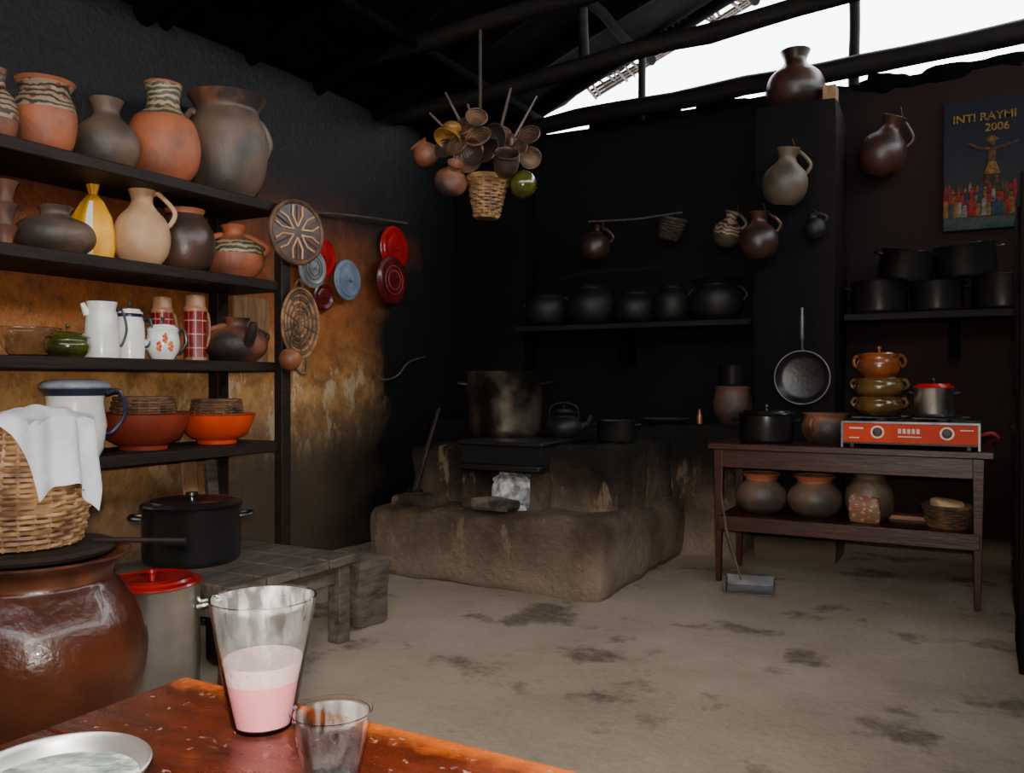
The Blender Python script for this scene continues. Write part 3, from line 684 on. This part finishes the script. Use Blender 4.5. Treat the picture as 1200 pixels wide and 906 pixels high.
def stove(b):
    w,d=.64,.34
    b.box(0,w,0,d,.02,.13,ORG); b.box(-.01,w+.01,-.01,d+.01,.13,.142,ALUD)
    for x in(.03,w-.05):
        for y in(.03,d-.05): b.box(x,x+.02,y,y+.02,0,.02,BLK)
    b.box(-.012,.0,-.006,d,.0,.135,ALUD); b.box(w,w+.012,-.006,d,.0,.135,ALUD)
    b.box(.0,w,-.004,0,.02,.03,BLK)
    for cx in(.17,.47):
        b.lathe([(0,.142),(.05,.142),(.045,.155),(0,.158)],BLK,24,T(cx,d/2,0))
        for k in range(4):
            a=k*pi/2+pi/4; b.box(.02,.13,-.004,.004,.150,.168,BLK,T(cx,d/2,0,rz=a))
        b.tube([(cx-.13,.04,.16),(cx+.13,.04,.16),(cx+.13,d-.04,.16),(cx-.13,d-.04,.16)],.005,BLK,6,True)
    for cx in(.17,.50):
        b.lathe([(0,0),(.022,0),(.02,.02),(0,.022)],BLK,20,T(cx,-.002,.085,rx=pi/2)); b.lathe([(.025,0),(.034,0),(.034,.002),(.025,.002)],WHTLAB,24,T(cx,-.001,.085,rx=pi/2))
    for k in range(5): b.box(.27+.022*k,.285+.022*k,-.003,0,.08,.105,WHTLAB)
    b.box(.27,.38,-.003,0,.06,.066,WHTLAB); b.box(.03,.10,-.003,0,.10,.108,WHTLAB); b.box(.03,.08,-.003,0,.05,.055,WHTLAB); b.box(.56,.62,-.003,0,.10,.106,WHTLAB)
    b.tube(cr([(w,.1,.07),(w+.06,.08,.09),(w+.09,.12,.06),(w+.05,.3,.02),(w+.03,.45,-.1)],4),.009,GASH,7)
simple('gas_stove',stove,(-.67,4.91,.80),bevel=.003)
casserole('black_lidded_pot',.155,.16,(-1.12,5.1,.80),BLKEN,BLKEN,True,.1)
pot('clay_cooking_pot','open',.14,.17,(-.795,5.14,.80),TERRA2,(1.2,4.3),'lug')
def stack(b):
    z=0
    for r,h,m in((.13,.10,OLIVE),(.135,.11,OLIVE),(.12,.14,HONEY)):
        b.vessel(prof('open',r,h),m,.006,36,T(0,0,z))
        for s in(0,pi): handle(b,0,0,h*.9,h*.5,r*.88,r*.93,.02,m,.009,T(0,0,z),s)
        z+=h*.93
    lidshape(b,.105,HONEY,T(0,0,z),dome=.18)
simple('stacked_glazed_casseroles',stack,(-.51,5.09,.968))
casserole('aluminium_pot',.098,.15,(-.24,5.09,.968),ALU,REDEN,True,.0,hm=BLK,knob=BLK)
Z=.38
pot('clay_water_jug','olla',.145,.235,(-1.15,5.1,Z),GREYC,bands=[(.86,1.1,TERRA)])
pot('clay_water_jug','olla',.15,.235,(-.85,5.1,Z),GREYC,bands=[(.86,1.1,TERRA)])
b=B(); b.vessel(prof('round',.13,.26),GREENC,.007); b.rbox(-.11,.07,-.15,-.09,.0,.14,banded('flower_cloth',(.35,.27,.2),(.1,.12,.05),(.35,.05,.04),30),res=.03,rad=.03,amp=.03,fr=8); b.done('clay_jug_with_cloth',(-.56,5.12,Z))
def sbk(b):
    b.wicker(lambda t:.095+.03*t,.11,8,16,WICKD)
    b.rbox(-.08,.07,-.07,.06,.07,.14,CREAM,res=.02,rad=.03,amp=.03,fr=8)
simple('small_wicker_basket',sbk,(-.17,5.1,Z))
simple('wooden_board',lambda b:b.box(-.2,.2,-.06,.06,0,.02,GOURD),(-.33,5.31,Z))
def dpan(b):
    b.box(-.13,.13,-.11,.11,0,.006,ALUD); b.box(-.13,-.125,-.11,.11,0,.05,ALUD); b.box(.125,.13,-.11,.11,0,.05,ALUD); b.box(-.13,.13,.105,.11,0,.06,ALUD)
    b.tube([(-.05,.11,.03),(-.13,.09,.3),(-.16,.07,.52)],.008,GREENC,7)
simple('dustpan',dpan,(-1.13,4.74,.004),(0,0,.2))
simple('dark_cabinet',lambda b:[b.box(.14,.75,5.0,5.55,.05,.88,TABLE),b.box(.12,.77,4.98,5.57,.88,.91,TABLE),b.box(.17,.44,4.985,5.0,.1,.84,TABLE),b.box(.46,.72,4.985,5.0,.1,.84,TABLE)],bevel=.004)
simple('door_1',lambda b:[b.box(.12,.17,3.9,4.42,0,1.98,CURTAIN),b.box(.11,.12,3.95,4.37,.2,.95,CURTAIN),b.box(.11,.12,3.95,4.37,1.1,1.85,CURTAIN)],bevel=.004)

# ---------------------------------------------------------------- stool and pots at left
def stool(b):
    for k in range(4): b.box(-3.18,-2.45,2.27+.183*k,2.445+.183*k,.345,.385,GREYW)
    for x in(-3.14,-2.54):
        for y in(2.31,2.93): b.box(x,x+.07,y-.03,y+.04,0,.345,GREYW)
    for y in(2.29,2.95): b.box(-3.12,-2.5,y-.01,y+.015,.25,.345,GREYW)
    for x in(-3.12,-2.52): b.box(x,x+.025,2.3,2.95,.26,.345,GREYW)
simple('low_wooden_stool',stool,bevel=.006)
simple('wooden_stump',lambda b:b.rbox(-2.72,-2.52,3.1,3.33,0,.33,GREYW,res=.04,rad=.03,amp=.02,fr=5))
casserole('black_stew_pot',.2,.24,(-2.97,2.53,.385),BLKEN,BLKEN,True,.8,knob=BLKEN,dome=.07)
casserole('sooty_floor_pot',.125,.2,(-2.72,2.55,0),BLKEN,None,True,.5)
casserole('aluminium_stock_pot',.165,.42,(-2.64,2.07,0),ALU,REDEN,True,.7,dome=.08)
pj=[(0,0),(.13,0),(.16,.02),(.235,.16),(.285,.36),(.27,.48),(.215,.57),(.195,.60),(.205,.635),(.25,.665)]
b=B(); b.vessel([pj[0]]+cr(pj[1:],5),GLAZ,.014,56,bands=[(.6,.8,GLAZR)]); b.done('large_glazed_clay_jar',(-2.33,1.45,0))
def rl(b):
    b.lathe([(0,0),(.215,0),(.22,.01),(.21,.02),(0,.022)],DARKW,48)
    b.tube(cr([(.1,.12,.025),(.22,.2,.022),(.32,.26,.02)],5),.008,DARKW,8)
simple('round_wooden_lid',rl,(-2.34,1.44,.672))
def bsk(b):
    b.wicker(lambda t:.145+.025*math.sin(min(1,t*1.25)*pi)-.012*t,.34,24,26,WICK)
simple('wicker_basket',bsk,(-2.37,1.43,.698))
b=B(); n=44;m=36;vs=[];fs=[]
for i in range(n+1):
    for j in range(m+1):
        u=-.16+.44*i/n; v=-.12+.32*j/m; r=math.hypot(u,v)
        R=.14; ang=math.atan2(v,u)
        if r<R: x,y,z=u,v,.02*math.cos(r/R*pi/2)+.02*noise.noise(Vector((u*14,v*14,0)))
        else:
            o=r-R; f=.016*math.sin(ang*11); x=(R+.02+f+o*.12)*math.cos(ang); y=(R+.02+f+o*.12)*math.sin(ang); z=-o*1.3
        vs.append((x,y,z+.018*noise.noise(Vector((u*11,v*11,5)))))
for i in range(n):
    for j in range(m):
        a=i*(m+1)+j; fs.append((a,a+m+1,a+m+2,a+1))
b.add(vs,fs,CLOTH); b.add([(x,y,z-.004) for x,y,z in vs],fs,CLOTH); b.done('white_cloth',(-2.36,1.44,1.055))

# ---------------------------------------------------------------- foreground table
def ft(b):
    for k in range(5): b.box(-.95,.55,-.2+.2*k,-.2+.2*(k+1)-.0015,.72,.75,LACQ)
    b.box(-.9,.5,.72,.75,.62,.72,LACQ); b.box(-.9,.5,-.15,-.12,.62,.72,LACQ); b.box(-.9,-.87,-.12,.72,.62,.72,LACQ); b.box(.47,.5,-.12,.72,.62,.72,LACQ)
    for x in(-.92,.46):
        for y in(-.17,.7): b.box(x,x+.06,y,y+.06,0,.72,LACQ)
simple('dining_table',ft,bevel=.003)
def gr(z): return .037+(.024)*(z-.006)/.144-.0029
b=B(); b.vessel([(0,0),(.034,0),(.037,.006),(.061,.15)],GL,.0018,64)
b.lathe([(0,.006),(gr(.006),.006),(gr(.05),.05),(gr(.056),.056),(0,.056)],MILK,64)
b.lathe([(0,.0562),(gr(.0562),.0562),(gr(.078),.078),(0,.076)],FOAM,64)
b.lathe([(gr(.08)-.0005,.08),(gr(.149)-.0005,.149)],RES,64)
b.done('glass_of_pink_milkshake',(-.735,.728,.75))
b=B(); b.vessel([(0,0),(.027,0),(.0285,.004),(.033,.035),(.034,.037),(.039,.068),(.0415,.07)],PLG,.0012,56)
b.lathe([(0,.004),(.0255,.004),(.0312,.034),(.0365,.066)],RES2,40); b.done('plastic_cup',(-.575,.662,.75))
STEEL=M('steel_bowl',(.62,.6,.57),(.5,.48,.46),6,.3,metal=.85)
b=B(); b.vessel([(0,0),(.04,0),(.06,.02),(.078,.045),(.08,.05)],STEEL,.003,56); b.lathe([(0,.004),(.038,.004),(.056,.019),(.070,.036),(0,.038)],M('coarse_salt',(.62,.66,.62),(.22,.27,.25),30,.35,bump=.4,bscale=90),48); b.done('steel_salt_bowl',(-.735,.475,.75))

# ---------------------------------------------------------------- lights / world / camera
w=bpy.data.worlds.new('overcast_sky'); bpy.context.scene.world=w; w.use_nodes=True
bg=w.node_tree.nodes['Background']; bg.inputs[0].default_value=(.93,.97,1,1); bg.inputs[1].default_value=9.0
def light(kind,name,loc,power,tgt,size=.1,col=(1,1,1),**k):
    d=bpy.data.lights.new(name,kind); d.energy=power; d.color=col
    if kind=='AREA': d.size=size
    else: d.shadow_soft_size=size
    for a,c in k.items(): setattr(d,a,c)
    o=bpy.data.objects.new(name,d); bpy.context.collection.objects.link(o); o.location=loc
    o.rotation_euler=(Vector(tgt)-Vector(loc)).to_track_quat('-Z','Y').to_euler(); return o
light('SPOT','camera_flash',(.02,-.02,1.24),360,(-2.3,4.0,1.35),.025,(1,.93,.83),spot_size=math.radians(90),spot_blend=.8)
light('AREA','room_fill',(0.2,-.9,2.5),12,(-1.6,3.4,.6),1.4,(1,.95,.9))  # added soft fill lamp, unseen, high behind the camera
cam=bpy.data.cameras.new('camera'); co=bpy.data.objects.new('camera',cam); bpy.context.collection.objects.link(co)
cam.lens=30; cam.sensor_width=36; cam.clip_start=.02
co.location=(0,0,1.15); co.rotation_euler=(math.radians(90-.29),0,math.radians(29))
bpy.context.scene.camera=co
